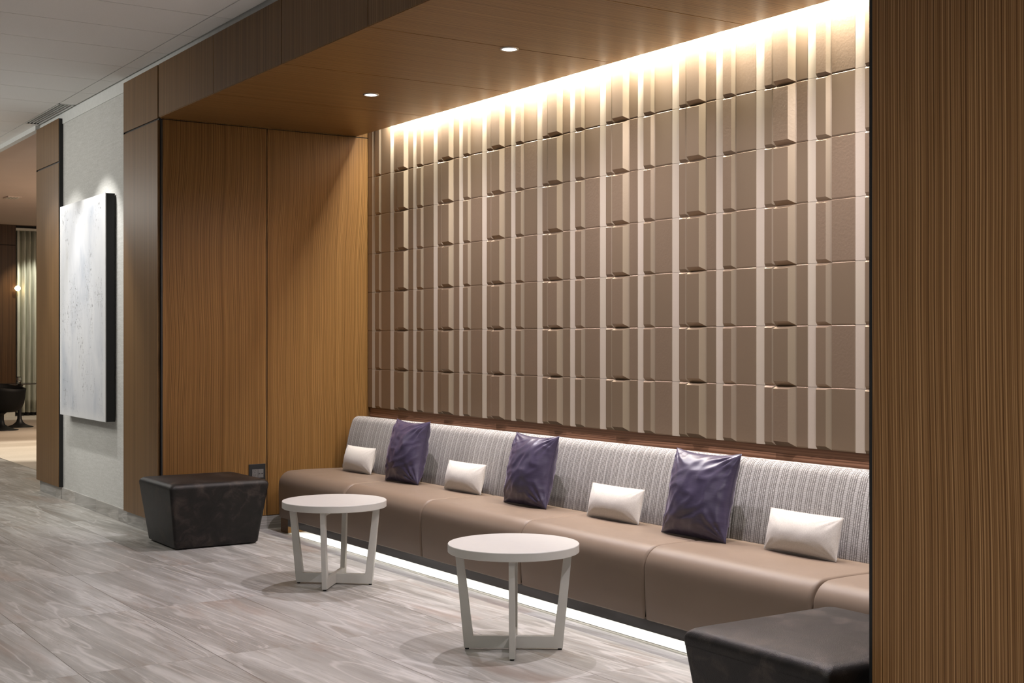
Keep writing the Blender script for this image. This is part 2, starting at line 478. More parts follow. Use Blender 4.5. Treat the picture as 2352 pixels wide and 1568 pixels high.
# ---- alcove ceiling
bm = bm_new()
jx = [XA + .008, -8.12, -7.035, -5.968, -4.882, -3.797, XR - .003]
for a, b_ in zip(jx, jx[1:]):
    box(bm, a + .003, b_ - .003, YF + .004, 4.622, ZS, ZS + .018)
so = obj('ceiling_alcove', bm, M['wood_soffit'], bevel=.001)
tag(so, 'timber-veneered ceiling of the alcove with a lit slot at the tiles', 'ceiling', kind='structure')
bm = bm_new(); box(bm, XA, XR, YF + .03, 4.612, ZS + .010, ZS + .06); obj('backing', bm, M['gap'], so)
bm = bm_new()
box(bm, XA - .2, XR + .05, YF + .05, 4.9, ZF - .02, ZF + .03)
obj('cove_lid', bm, M['white_paint'], so)

# ---- alcove side wall
bm = bm_new()
box(bm, XA - .02, XA, 3.082, 3.873, .100, ZS - .010)
box(bm, XA - .02, XA, 3.880, 4.742, .100, ZS - .010)
box(bm, XA - .02, XA, 3.07, 4.742, ZS - .004, ZF - .02)
sw = obj('wall_alcove', bm, M['wood_side'], bevel=.001)
tag(sw, 'timber-veneered side wall of the alcove behind the black ottoman', 'wall', kind='structure')
bm = bm_new(); box(bm, XA - .16, XA - .010, 3.07, 4.9, .0, ZF); obj('backing', bm, M['gap'], sw)

# ---- right pier
bm = bm_new(); box(bm, -2.683, 3.2, YF, 4.9, 0, ZS + .004)
wr = obj('wall_right', bm, M['wood_right'], bevel=.0012)
tag(wr, 'broad timber-veneered pier filling the right side of the view', 'wall', kind='structure')
bm = bm_new(); box(bm, XR, -2.6835, YF + .006, 4.9, 0, ZS - .001); obj('reveal', bm, M['black'], wr)

# ---- timber band under the tiles and the wall behind
bm = bm_new(); box(bm, XA + .003, XR, 4.7385, 4.90, 0, ZF)
bk = obj('wall_back', bm, M['gap'])
tag(bk, 'bronze relief-tiled back wall of the alcove', 'wall', kind='structure')
bm = bm_new(); box(bm, XA + .004, XR, 4.7340, 4.76, 0.02, .886)
tag(obj('trim_3', bm, M['wood_band'], bevel=.001), 'walnut band between the relief tiles and the bench back', 'trim', kind='structure')

# ---- relief tiles: two alternating widths
PER, X0 = .6561, -9.136
ROW, ZB = .2990, .883
def tile_relief():
    A = bm_new(); B = bm_new()
    def V(bm, x, d, z): return bm.verts.new((x, YT - d, z))
    def block(bm, x0, x1, z0, z1, d, bev, base, xl, xr, e=None):
        """raised face with a sharp left edge, sloped right side, sloped top and bottom"""
        if x1 <= xl or x0 >= xr: return
        e = e if e is not None else d * 1.55
        d0 = base
        gx = .0008
        o_ = [(max(x0 + gx, xl), z0), (min(x1 - gx, xr), z0), (min(x1 - gx, xr), z1), (max(x0 + gx, xl), z1)]
        r = x1 - bev
        i_ = [(max(x0 + gx, xl), z0 + e), (min(r, xr), z0 + e), (min(r, xr), z1 - e * .6), (max(x0 + gx, xl), z1 - e * .6)]
        bot = [V(bm, x, -.010, z) for x, z in o_]
        mid = [V(bm, x, d0, z) for x, z in o_]
        top = [V(bm, x, d, z) for x, z in i_]
        for lo, hi in ((bot, mid), (mid, top)):
            for i in range(4):
                fc = bm.faces.new((lo[i], lo[(i + 1) % 4], hi[(i + 1) % 4], hi[i]))
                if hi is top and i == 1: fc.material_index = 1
        bm.faces.new(top)
    def strip(bm, x0, x1, z0, z1, dl, dr, xl, xr):
        if x1 <= xl or x0 >= xr: return
        a, b_ = max(x0, xl), min(x1, xr)
        lo = [V(bm, a, -.010, z0), V(bm, b_, -.010, z0), V(bm, b_, -.010, z1), V(bm, a, -.010, z1)]
        hi = [V(bm, a, dl, z0), V(bm, b_, dr, z0), V(bm, b_, dr, z1), V(bm, a, dl, z1)]
        for i in range(4): bm.faces.new((lo[i], lo[(i + 1) % 4], hi[(i + 1) % 4], hi[i]))
        bm.faces.new(hi)
    xl, xr = XA + .012, XR - .001
    for r in range(7):
        z0 = ZB + ROW * r + .0007; z1 = ZB + ROW * (r + 1) - .0007
        if r == 6: z1 = 3.26
        for kx in range(-1, 11):
            o = X0 + PER * kx
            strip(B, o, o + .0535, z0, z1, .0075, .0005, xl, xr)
            block(A, o + .0535, o + .150, z0, z1, .0115, .032, .001, xl, xr, e=.0165)
            block(A, o + .150, o + .300, z0, z1, .0055, .006, .0035, xl, xr, e=.006)
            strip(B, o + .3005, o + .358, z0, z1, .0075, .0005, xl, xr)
            block(A, o + .358, o + .434, z0, z1, .0090, .024, .001, xl, xr, e=.0145)
            block(A, o + .434, o + .577, z0, z1, .0222, .043, .001, xl, xr, e=.0225)
            block(A, o + .577, o + .6555, z0, z1, .0055, .006, .0035, xl, xr, e=.006)
    return A, B
A_, B_ = tile_relief()
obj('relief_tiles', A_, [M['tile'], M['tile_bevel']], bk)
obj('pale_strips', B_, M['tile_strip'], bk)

# ---- room beyond the opening
bm = bm_new(); box(bm, -25.6, -12.3, 3.10, 8.6, 3.53, 3.58)
box(bm, -25.6, -12.3, 3.10, 3.14, 3.44, 3.53)
tag(obj('ceiling_beyond', bm, M['far_ceiling']), 'blush plaster ceiling of the room beyond the far pier', 'ceiling', kind='structure')
bm = bm_new(); box(bm, -25.55, -25.266, 2.4, 5.684, .08, 3.15); box(bm, -25.55, -25.266, 2.4, 5.684, 3.16, 3.53)
we = obj('wall_end', bm, M['far_wood'], bevel=.002)
tag(we, 'dark timber wall at the end of the room beyond', 'wall', kind='structure')
bm = bm_new(); box(bm, -25.5, -25.28, 2.4, 5.684, .0, 3.5); obj('backing', bm, M['gap'], we)
bm = bm_new(); box(bm, -25.28, -25.25, 2.4, 5.67, 0, .085); obj('skirting', bm, M['cream'], we)
bm = bm_new(); box(bm, -25.60, -25.56, 5.684, 8.6, 0, 3.53)
wn = obj('window_1', bm, M['night_glass']); tag(wn, 'dark night window behind the pleated curtain', 'window', kind='structure')
bm = bm_new()
for y in (5.70, 6.25, 6.8, 7.35): box(bm, -25.56, -25.50, y, y + .04, 0, 3.5)
box(bm, -25.56, -25.50, 5.7, 8.6, .0, .06)
obj('window_frame', bm, M['black'], wn)

# ================================================================== THINGS
# ---- built-in bench
bench = thing('banquette', 'long built-in bench with taupe seat and grey woven back', 'bench', (-5.88, 4.2, 0))
def in_bench(o):
    o.matrix_parent_inverse = Matrix.Translation(-Vector((-5.88, 4.2, 0))); return o
sx = [-9.034, -7.935, -6.893, -5.822, -4.780, -3.722, -2.706]
def arc(cx, cz, r, a0, a1, n):
    return [(cx + r * cos(radians(a0 + (a1 - a0) * i / n)), cz + r * sin(radians(a0 + (a1 - a0) * i / n))) for i in range(n + 1)]
def seat_profile():
    p = [(4.50, .106), (3.893, .106), (3.888, .115), (3.883, .20), (3.880, .30), (3.881, .345)]
    p += arc(3.981, .348, .100, 180, 92, 10)[1:]
    p += [(4.10, .4505), (4.25, .449), (4.41, .445), (4.50, .44)]
    return p
def soft_prism(bm, prof, x0, x1, r, n=5, puff=0.0):
    """profile swept along x with softly rounded ends"""
    cy = sum(p[0] for p in prof) / len(prof); cz = sum(p[1] for p in prof) / len(prof)
    secs = []
    for i in range(n + 1):
        t = (pi / 2) * i / n
        secs.append((x0 + r * (1 - sin(t)) if False else x0 + r * (1 - cos(t)), r * (1 - sin(t))))
    mids = [(x0 + r + (x1 - x0 - 2 * r) * i / 8, 0.0) for i in range(1, 8)]
    secs = secs + mids + [(x0 + x1 - s[0], s[1]) for s in reversed(secs)]
    rings = []
    L = len(prof)
    for x, ins in secs:
        ring = []
        for i, (y, z) in enumerate(prof):
            ya, za = prof[i - 1]; yb, zb = prof[(i + 1) % L]
            ty, tz = yb - ya, zb - za; l_ = sqrt(ty * ty + tz * tz) or 1
            ny, nz = -tz / l_, ty / l_
            if (cy - y) * ny + (cz - z) * nz < 0: ny, nz = -ny, -nz
            u = (x - x0) / (x1 - x0)
            pf = puff * 4 * u * (1 - u)
            ring.append(bm.verts.new((x, y + ny * (ins - pf), z + nz * (ins - pf))))
        rings.append(ring)
    for a, b_ in zip(rings, rings[1:]):
        for i in range(L):
            bm.faces.new((a[i], b_[i], b_[(i + 1) % L], a[(i + 1) % L]))
    bm.faces.new(list(reversed(rings[0]))); bm.faces.new(rings[-1])

for i in range(6):
    bm = bm_new()
    g0 = .0 if i == 0 else .002
    soft_prism(bm, seat_profile(), sx[i] + g0, sx[i + 1] - (.012 if i == 4 else .002), .016 if i else .03)
    in_bench(obj('seat', bm, M['taupe_leather'], bench, smooth=True))
def back_profile():
    p = [(4.60, .43), (4.405, .43), (4.402, .45), (4.412, .52), (4.430, .62), (4.452, .72), (4.474, .785)]
    p += arc(4.532, .772, .060, 165, 80, 6)[1:]
    p += [(4.60, .826), (4.625, .80), (4.632, .70)]
    return p
bx = [-9.034, -7.93, -6.855, -5.803, -4.765, -3.715, -2.706]
for i in range(6):
    bm = bm_new()
    soft_prism(bm, back_profile(), bx[i] + .0015, bx[i + 1] - .0015, .014 if i else .035)
    in_bench(obj('backrest', bm, M['weave'], bench, smooth=True))
# plinth: end block, dark front board, toe recess, light strip
bm = bm_new(); box(bm, -9.030, -8.90, 3.905, 4.30, 0, .104)
in_bench(obj('end_block', bm, M['wood_side'], bench, bevel=.001))
bm = bm_new(); box(bm, -8.90, -2.706, 3.905, 3.917, .052, .105)
in_bench(obj('front_board', bm, M['black_gloss'], bench))
bm = bm_new(); box(bm, -8.90, -2.706, 4.16, 4.60, 0, .43); box(bm, -8.90, -2.706, 3.917, 4.17, .095, .105)
in_bench(obj('plinth', bm, M['white_paint'], bench))
bm = bm_new(); box(bm, -8.86, -2.72, 3.935, 3.965, .082, .090)
bm2 = bm_new(); box(bm2, -8.90, -2.706, 3.906, 4.16, 0, .003)  # white floor strip added to whiten the LED-lit band under the bench
in_bench(obj('lit_floor_strip', bm2, M['white_paint'], bench))
in_bench(obj('light_strip', bm, M['led'], bench))
bm = bm_new(); box(bm, -9.0, -2.706, 4.62, 4.7325, .0, .70)
in_bench(obj('frame', bm, M['gap'], bench))

# ---- cushions
def pillow_mesh(w, h, t, pinch, seed, wrinkle, n=56, m=56, ea=2.6, eb=2.2, ex=.55):
    bm = bm_new()
    rng = random.Random(seed); off = Vector((rng.random() * 50, rng.random() * 50, rng.random() * 50))
    def pos(u, v, side):
        # outline pinched in between pointed corners
        ax, az = abs(u), abs(v)
        x = u * w / 2 * (1 - pinch * (1 - az ** 2.2))
        z = v * h / 2 * (1 - (pinch if v > 0 else pinch * .2) * (1 - ax ** 2.2))
        pr = max(0.0, (1 - ax ** ea)) ** ex * max(0.0, (1 - az ** eb)) ** ex
        y = side * t / 2 * pr
        if side:
            edge = max(ax, az)
            q = Vector((x * 9, side * 3.0, z * 9)) + off
            wv = noise.noise(q) * .6 + noise.noise(q * 2.3) * .35
            rd = 1 - abs(noise.noise(Vector((q.x * .55 + q.z * .9, 2.0, q.z * 1.5 - q.x * 1.2)))) * 2
            wv += max(0, rd - .55) * 1.1 * (1 if wrinkle > .006 else .2)
            # creases radiating from the corners
            cx, cz = (1 if u > 0 else -1), (1 if v > 0 else -1)
            ang = atan2(v - cz, u - cx); dist = sqrt((u - cx) ** 2 + (v - cz) ** 2)
            cr = sin(ang * 16 + cx * 2 + cz * 3 + rng_c[(cx, cz)]) * max(0, 1 - dist / .85) * min(1, dist * 3.5) * .8
            y += side * wrinkle * (wv + cr) * min(1.0, pr * 3)
        sag = -.006 * (1 - az) * (1 - ax)
        return (x, y, z + sag)
    rng_c = {(a, b_): rng.random() * 6 for a in (-1, 1) for b_ in (-1, 1)}
    def cl(i, k_): return sin((i / k_ * 2 - 1) * pi / 2 * .97) / sin(pi / 2 * .97)
    F = [[bm.verts.new(pos(cl(i, n), cl(j, m), -1)) for j in range(m + 1)] for i in range(n + 1)]
    Bk = [[F[i][j] if i in (0, n) or j in (0, m) else bm.verts.new(pos(cl(i, n), cl(j, m), 1)) for j in range(m + 1)] for i in range(n + 1)]
    for i in range(n):
        for j in range(m):
            bm.faces.new((F[i][j], F[i + 1][j], F[i + 1][j + 1], F[i][j + 1]))
            bm.faces.new((Bk[i][j], Bk[i][j + 1], Bk[i + 1][j + 1], Bk[i + 1][j]))
    return bm
def seam_mesh(w, h, pinch, r=.0022, n=24):
    """fine piping along the pillow's outline"""
    pts = []
    def P(u, v): return Vector((u * w / 2 * (1 - pinch * (1 - abs(v) ** 2.2)), 0, v * h / 2 * (1 - (pinch if v > 0 else pinch * .2) * (1 - abs(u) ** 2.2))))
    for k_ in range(n): pts.append(P(-1 + 2 * k_ / n, -1))
    for k_ in range(n): pts.append(P(1, -1 + 2 * k_ / n))
    for k_ in range(n): pts.append(P(1 - 2 * k_ / n, 1))
    for k_ in range(n): pts.append(P(-1, 1 - 2 * k_ / n))
    bm = bm_new(); rings = []; N = len(pts)
    for i, p_ in enumerate(pts):
        t_ = (pts[(i + 1) % N] - pts[i - 1]).normalized(); nn = Vector((0, 1, 0)); b_ = t_.cross(nn)
        rings.append([bm.verts.new(p_ + (nn * cos(a) + b_ * sin(a)) * r) for a in [k_ * 2 * pi / 6 for k_ in range(6)]])
    for i in range(N):
        a, b_ = rings[i], rings[(i + 1) % N]
        for k_ in range(6): bm.faces.new((a[k_], a[(k_ + 1) % 6], b_[(k_ + 1) % 6], b_[k_]))
    return bm
def cushion(name, label, x, yb, zb, w, h, t, lean, yaw, roll, pinch, mat, seed, wrinkle, group):
    c = thing(name, label, 'cushion', (x, yb, zb), 0, group)
    c.rotation_euler = (radians(-lean), radians(roll), radians(yaw))
    cov = obj('cover', pillow_mesh(w, h, t, pinch, seed, wrinkle, *((56, 56, 2.6, 2.2, .55) if h > .3 else (48, 34, 3.0, 2.0, .60))), mat, c, smooth=True)
    cov.location = (0, 0, h / 2)
    sm = obj('seam', seam_mesh(w, h, pinch), mat, c, smooth=True); sm.location = (0, 0, h / 2)
    return c
G1, G2 = 'large purple satin cushions', 'small cream lumbar cushions'
cushion('throw_cushion', 'large purple satin cushion nearest the alcove side wall, deeply creased', -7.822, 4.256, .4515, .435, .425, .185, 13, 2, 0, .105, M['satin'], 3, .011, G1)
cushion('throw_cushion', 'middle one of the three large purple satin cushions on the bench', -6.330, 4.254, .4515, .430, .420, .185, 13, 1, 0, .105, M['satin'], 11, .0095, G1)
cushion('throw_cushion', 'large purple satin cushion nearest the right timber pier', -4.850, 4.244, .4515, .460, .428, .180, 14, 1, 0, .100, M['satin'], 21, .009, G1)
cushion('lumbar_cushion', 'small cream cushion at the bench end by the alcove side wall', -8.590, 4.305, .4525, .410, .185, .115, 13, 3, 0, .035, M['wool'], 31, .003, G2)
cushion('lumbar_cushion', 'small cream cushion between the two purple cushions behind the far table', -7.118, 4.308, .4525, .425, .185, .115, 13, 2, 0, .035, M['wool'], 37, .003, G2)
cushion('lumbar_cushion', 'small cream cushion between the middle purple cushion and the purple one by the right pier', -5.560, 4.300, .4525, .440, .180, .115, 13, 1, 0, .035, M['wool'], 41, .003, G2)
cushion('lumbar_cushion', 'small cream cushion nearest the right timber pier, above the cropped ottoman', -4.195, 4.297, .4525, .440, .188, .120, 13, 0, 0, .030, M['wool'], 47, .004, G2)

# ---- round white tables
def leg_bm(sgn):
    bm = bm_new(); th = .0135
    prof = [(.2245, .008), (.2665, .447), (.2310, .447), (.1775, .008)]
    for yy in (-th, th):
        pass
    a = [bm.verts.new((sgn * x, -th, z)) for x, z in prof]; b_ = [bm.verts.new((sgn * x, th, z)) for x, z in prof]
    for i in range(4): bm.faces.new((a[i], a[(i + 1) % 4], b_[(i + 1) % 4], b_[i]))
    bm.faces.new(a); bm.faces.new(list(reversed(b_)))
    return bm
def rot_bm(bm, ang):
    bmesh.ops.rotate(bm, verts=bm.verts[:], cent=(0, 0, 0), matrix=Matrix.Rotation(ang, 3, 'Z')); return bm
def make_table(loc, rz, label):
    t = thing('side_table', label, 'table', loc, rz, 'round white side tables')
    bm = bm_new()
    lathe(bm, [(.296, .446), (.3, .449), (.3, .4825), (.2985, .485)], 96)
    obj('tabletop', bm, M['table'], t, bevel=.0)
    for q in (0, 1):
        for s in (-1, 1):
            lg = obj('leg', rot_bm(leg_bm(s), q * pi / 2), M['table'], t, bevel=.0015)
            bm = bm_new(); lathe(bm, [(.009, .0), (.010, .0085)], 12, (s * .212, 0, 0)); rot_bm(bm, q * pi / 2)
            obj('glide', bm, M['black'], lg)
        bm = bm_new(); box(bm, -.19, .19, -.0133, .0133, .0085, .063 + (.0006 if q else 0)); obj('stretcher', rot_bm(bm, q * pi / 2), M['table'], t, bevel=.0012)
        bm = bm_new(); box(bm, -.24, .24, -.0133, .0133, .425 - (.0006 if q else 0), .4462); obj('top_rail', rot_bm(bm, q * pi / 2), M['table'], t, bevel=.0012)
    for o in t.children:
        if o.name.startswith('tabletop'):
            for p_ in o.data.polygons: p_.use_smooth = len(p_.vertices) == 4
            es = o.modifiers.new('edge', 'EDGE_SPLIT'); es.split_angle = radians(30)
    return t
t1 = make_table((-6.912, 3.322, 0), radians(49.6), 'round white table nearer the black ottoman by the alcove side wall')
t2 = copy_tree(t1); t2.location = (-5.004, 3.303, 0); t2.rotation_euler = (0, 0, radians(55.0))
t2['label'] = 'round white table nearest the viewer, with the overlapping round shadows under it'

# ---- ottomans
def ottoman(label, bx0, bx1, by0, by1, tx0, tx1, ty0, ty1, H=.452):
    cx, cy = (bx0 + bx1) / 2, (by0 + by1) / 2
    t = thing('ottoman', label, 'ottoman', (cx, cy, 0), 0, 'tapered dark leather ottomans')
    def corners(f):
        return (bx0 + (tx0 - bx0) * f - cx, bx1 + (tx1 - bx1) * f - cx, by0 + (ty0 - by0) * f - cy, by1 + (ty1 - by1) * f - cy)
    def ring(bm, f, z, r, seg=6, ins=0.0):
        x0, x1, y0, y1 = corners(f); x0 += ins; x1 -= ins; y0 += ins; y1 -= ins
        pts = []
        for (px, py, a0) in ((x1 - r, y1 - r, 0), (x0 + r, y1 - r, 90), (x0 + r, y0 + r, 180), (x1 - r, y0 + r, 270)):
            for i in range(seg + 1):
                a = radians(a0 + 90 * i / seg); pts.append((px + r * cos(a), py + r * sin(a)))
        # split long sides so that the faces stay supple
        return [bm.verts.new((x, y, z)) for x, y in pts]
    def skin(bm, rings, c0, c1):
        for a, b_ in zip(rings, rings[1:]):
            n = len(a)
            for i in range(n): bm.faces.new((a[i], a[(i + 1) % n], b_[(i + 1) % n], b_[i]))
        if c0: bm.faces.new(list(reversed(rings[0])))
        if c1: bm.faces.new(rings[-1])
    zs = .392
    bm = bm_new()
    rr = [ring(bm, 0, .006, .012, ins=.012), ring(bm, .02, .016, .020)]
    for k_ in range(1, 9): rr.append(ring(bm, .02 + (zs / H - .02) * k_ / 8, .016 + (zs - .016) * k_ / 8, .022))
    skin(bm, rr, True, False)
    obj('base', bm, M['black_leather'], t, smooth=True)
    bm = bm_new()
    R_ = .040
    rr = [ring(bm, zs / H, zs, .022, ins=.0), ring(bm, (zs + .008) / H, zs + .008, .022, ins=.0)]
    f1 = (H - R_) / H
    for k_ in range(0, 7):
        a = radians(90 * k_ / 6)
        rr.append(ring(bm, f1 + (1 - f1) * sin(a) * .6, H - R_ + R_ * .9 * sin(a), .022 + .018 * (k_ / 6), ins=R_ * (1 - cos(a))))
    for k_, (ins, dz) in enumerate(((.09, .0085), (.16, .013), (.24, .0155))): rr.append(ring(bm, 1, H - R_ * .1 + dz - .004, .04, ins=ins))
    skin(bm, rr, False, True)
    obj('seat', bm, M['black_leather'], t, smooth=True)
    # seam line
    bm = bm_new(); x0, x1, y0, y1 = corners(zs / H)
    prs = [ring(bm, zs / H, zs - .0012, .022, ins=.0008), ring(bm, zs / H, zs, .022, ins=-.0009), ring(bm, zs / H, zs + .0012, .022, ins=.0008)]
    skin(bm, prs, False, False); obj('piping', bm, M['black_leather'], t, smooth=True)
    for sx_ in (bx0 + .05, bx1 - .05):
        for sy_ in (by0 + .05, by1 - .05):
            bm = bm_new(); lathe(bm, [(.014, 0), (.014, .009)], 14, (sx_ - cx, sy_ - cy, 0)); obj('glide', bm, M['black'], t)
    return t
ottoman('dark leather ottoman standing at the left pier in front of the power outlet', -9.150, -8.585, 2.955, 3.545, -9.205, -8.515, 2.893, 3.607)
ottoman('dark leather ottoman cropped by the right timber pier and the lower edge', -3.315, -2.775, 2.955, 3.545, -3.372, -2.712, 2.890, 3.615)

# ---- painting
pa = thing('painting', 'tall pale abstract painting with black edges on the white wall', 'painting', (-11.03, 3.06, 1.66))
def in_p(o): o.matrix_parent_inverse = Matrix.Translation(-Vector((-11.03, 3.06, 1.66))); return o
bm = bm_new(); box(bm, -11.712, -10.360, 3.0045, 3.012, .764, 2.565)
in_p(obj('canvas', bm, M['painting'], pa, bevel=.002))
bm = bm_new(); box(bm, -11.710, -10.3605, 3.012, 3.080, .766, 2.563)
in_p(obj('frame', bm, M['black'], pa, bevel=.002))
bm = bm_new(); box(bm, -11.64, -10.40, 3.080, 3.0905, .84, 2.49)
in_p(obj('hanging_batten', bm, M['cream'], pa))

# ---- power outlet on the side wall
ol = thing('power_outlet', 'black power outlet plate on the alcove side wall behind the ottoman', 'outlet', (XA, 3.797, .41))
def in_o(o): o.matrix_parent_inverse = Matrix.Translation(-Vector((XA, 3.797, .41))); return o
bm = bm_new(); box(bm, XA - .001, XA + .006, 3.731, 3.863, .325, .487); in_o(obj('plate', bm, M['black'], ol, bevel=.0015))
bm = bm_new(); box(bm, XA + .006, XA + .009, 3.756, 3.801, .385, .448); rc = in_o(obj('socket', bm, M['grey_plastic'], ol, bevel=.001))
bm = bm_new(); box(bm, XA + .006, XA + .009, 3.8025, 3.845, .385, .448); us = in_o(obj('charging_ports', bm, M['grey_plastic'], ol, bevel=.001))
bm = bm_new()
for cz in (.434, .402):
    for (dy, dz, w_, h_) in ((-.009, .004, .003, .008), (.006, .004, .003, .007), (-.002, -.008, .005, .005)):
        box(bm, XA + .0088, XA + .0095, 3.778 + dy - w_ / 2, 3.778 + dy + w_ / 2, cz + dz - h_ / 2, cz + dz + h_ / 2)
h_ = obj('slots', bm, M['black'], rc)
bm = bm_new()
for yy in (3.8125, 3.8345): box(bm, XA + .0088, XA + .0095, yy - .006, yy + .006, .412, .417)
h_ = obj('slots', bm, M['black'], us)

# ---- recessed downlights
def downlight(x, y, z, label, r=.052, group='recessed downlights in the timber ceiling'):
    t = thing('downlight', label, 'downlight', (x, y, z), 0, group)
    bm = bm_new(); lathe(bm, [(r * .78, .004), (r * .80, -.0035), (r * .98, -.003), (r, 0.001), (r, .006)], 40, cap0=False, cap1=False); obj('trim_ring', bm, M['steel'], t, smooth=True)
    bm = bm_new(); lathe(bm, [(r * .79, -.0010), (r * .5, .0005), (.001, .0010)], 32, cap0=False); obj('lens', bm, M['lens'], t, smooth=True)
    return t
DL = [(-5.990, 3.927), (-7.598, 3.912)]
downlight(-5.990, 3.927, ZS - .002, 'recessed downlight on the panel joint, nearer the viewer')
downlight(-7.598, 3.912, ZS - .002, 'recessed downlight nearer the alcove side wall')

# ---- linear air diffuser in the lobby ceiling
ad = thing('air_diffuser', 'linear slot air diffuser in the ceiling above the far pier', 'air vent', (-12.07, 3.0, ZC))
def in_a(o): o.matrix_parent_inverse = Matrix.Translation(-Vector((-12.07, 3.0, ZC))); return o
bm = bm_new(); box(bm, -12.68, -11.47, 2.936, 3.066, ZC + .034, ZC + .045); in_a(obj('backing', bm, M['black'], ad))
bm = bm_new()
for a, b_ in ((2.936, 2.946), (3.054, 3.066)): box(bm, -12.68, -11.47, a, b_, ZC - .001, ZC + .012)
for a, b_ in ((-12.68, -12.665), (-11.485, -11.47)): box(bm, a, b_, 2.936, 3.066, ZC - .001, ZC + .012)
in_a(obj('frame', bm, M['white_paint'], ad))
for k_ in range(3):
    y = 2.9685 + k_ * .0285
    bm = bm_new(); box(bm, -12.66, -11.49, y, y + .007, ZC + .001, ZC + .014); in_a(obj('slat', bm, M['white_paint'], ad))

# ---- room beyond: table, chair, glass, curtain, lamp, ceiling grille
tt = thing('pedestal_table', 'small dark round pedestal table in the room beyond', 'table', (-22.106, 5.033, .004))
bm = bm_new(); lathe(bm, [(.30, .690), (.34, .700), (.34, .708), (.335, .712)], 48); obj('tabletop', bm, M['black_gloss'], tt, smooth=False)
bm = bm_new(); lathe(bm, [(.215, 0), (.215, .006), (.17, .020), (.10, .045), (.055, .085), (.036, .14), (.030, .25), (.028, .45), (.034, .62), (.06, .685), (.10, .692)], 40); obj('pedestal', bm, M['black'], tt, smooth=True)
ch = thing('tub_chair', 'black tub chair at the small table in the room beyond', 'chair', (-21.49, 4.625, .004))
bm = bm_new()
seg = 48; rings = []
for (r, z, k_) in ((.02, .275, 0), (.20, .285, 0), (.29, .33, 0), (.33, .42, .0), (.345, .52, .35), (.352, .60, .7), (.36, .66, 1.0)):
    ring = []
    for i in range(seg):
        a = 2 * pi * i / seg
        lift = k_ * (.10 * (.5 - .5 * cos(a - radians(50))) - .02)
        ring.append(bm.verts.new((r * cos(a), r * sin(a), z + lift)))
    rings.append(ring)
for a, b_ in zip(rings, rings[1:]):
    for i in range(seg): bm.faces.new((a[i], a[(i + 1) % seg], b_[(i + 1) % seg], b_[i]))
bm.faces.new(list(reversed(rings[0])))
sh = obj('shell', bm, M['deep_black'], ch, smooth=True)
md = sh.modifiers.new('solid', 'SOLIDIFY'); md.thickness = .022; md.offset = -1
bm = bm_new(); lathe(bm, [(.26, .40), (.295, .43), (.29, .455), (.2, .468), (.02, .472)], 40); obj('seat_pad', bm, M['deep_black'], ch, smooth=True)
bm = bm_new(); lathe(bm, [(.25, 0), (.25, .006), (.19, .02), (.10, .05), (.05, .09), (.034, .16), (.034, .24), (.08, .278)], 40); obj('pedestal', bm, M['black'], ch, smooth=True)
gl = thing('tumbler', 'small clear glass standing on the dark table in the room beyond', 'glass', (-22.10, 5.022, .7165))
bm = bm_new(); lathe(bm, [(.030, 0), (.033, .004), (.040, .05), (.036, .085), (.034, .10), (.031, .10), (.033, .085), (.036, .05), (.030, .010), (.002, .008)], 32, cap1=False); obj('bowl', bm, M['glass'], gl, smooth=True)
bm = bm_new(); lathe(bm, [(.024, .012), (.024, .030)], 20); obj('candle', bm, M['cream'], gl)

bm = bm_new()
# hanging cloth in deep irregular pleats
ny_, nz_ = 220, 14
front = []
rr_ = random.Random(5); ph = [rr_.random() * 6 for _ in range(4)]
for i in range(ny_ + 1):
    y = 5.690 + 1.35 * i / ny_
    col_ = []
    for j in range(nz_ + 1):
        z = .07 + (3.43 - .07) * j / nz_
        s = y - 5.69
        w = .085 * sin(2 * pi * s / .105 + .9 * sin(s * 9 + ph[0]) + .25 * (z - 1.5) * sin(s * 5 + ph[1])) + .022 * sin(2 * pi * s / .047 + ph[2])
        col_.append(bm.verts.new((-25.33 + w * (1.0 - .25 * j / nz_), y, z)))
    front.append(col_)
for i in range(ny_):
    for j in range(nz_): bm.faces.new((front[i][j], front[i + 1][j], front[i + 1][j + 1], front[i][j + 1]))
cu = thing('curtain', 'pale pleated floor-length curtain beside the far timber wall', 'curtain', (-25.33, 6.3, 0))
def in_c(o): o.matrix_parent_inverse = Matrix.Translation(-Vector((-25.33, 6.3, 0))); return o
co = in_c(obj('cloth', bm, M['curtain'], cu, smooth=True, fix=False)); md = co.modifiers.new('solid', 'SOLIDIFY'); md.thickness = .003
bm = bm_new(); box(bm, -25.38, -25.26, 5.688, 8.6, 3.43, 3.475); in_c(obj('track', bm, M['cream'], cu))

la = thing('wall_lamp', 'small warm glowing lamp where timber wall and curtain meet', 'lamp', (-25.2, 5.705, 2.36))
bm = bm_new(); lathe(bm, [(.004, -.05), (.030, -.042), (.048, -.015), (.048, .015), (.030, .042), (.004, .05)], 24); obj('globe', bm, M['lamp_glow'], la, smooth=True)
bm = bm_new(); box(bm, -.066, -.04, -.05, .012, -.012, .012); obj('bracket', bm, M['steel'], la)

cv = thing('ceiling_grille', 'small flat rectangular grille in the blush ceiling beyond', 'air vent', (-20.4, 4.545, 3.53))
bm = bm_new(); box(bm, -.16, .16, -.10, .10, -.012, .002); obj('frame', bm, M['far_ceiling'], cv, bevel=.002)
for k_ in range(4):
    bm = bm_new(); box(bm, -.14, .14, -.08 + k_ * .042, -.055 + k_ * .042, -.016, -.011); obj('slat', bm, M['cream'], cv)

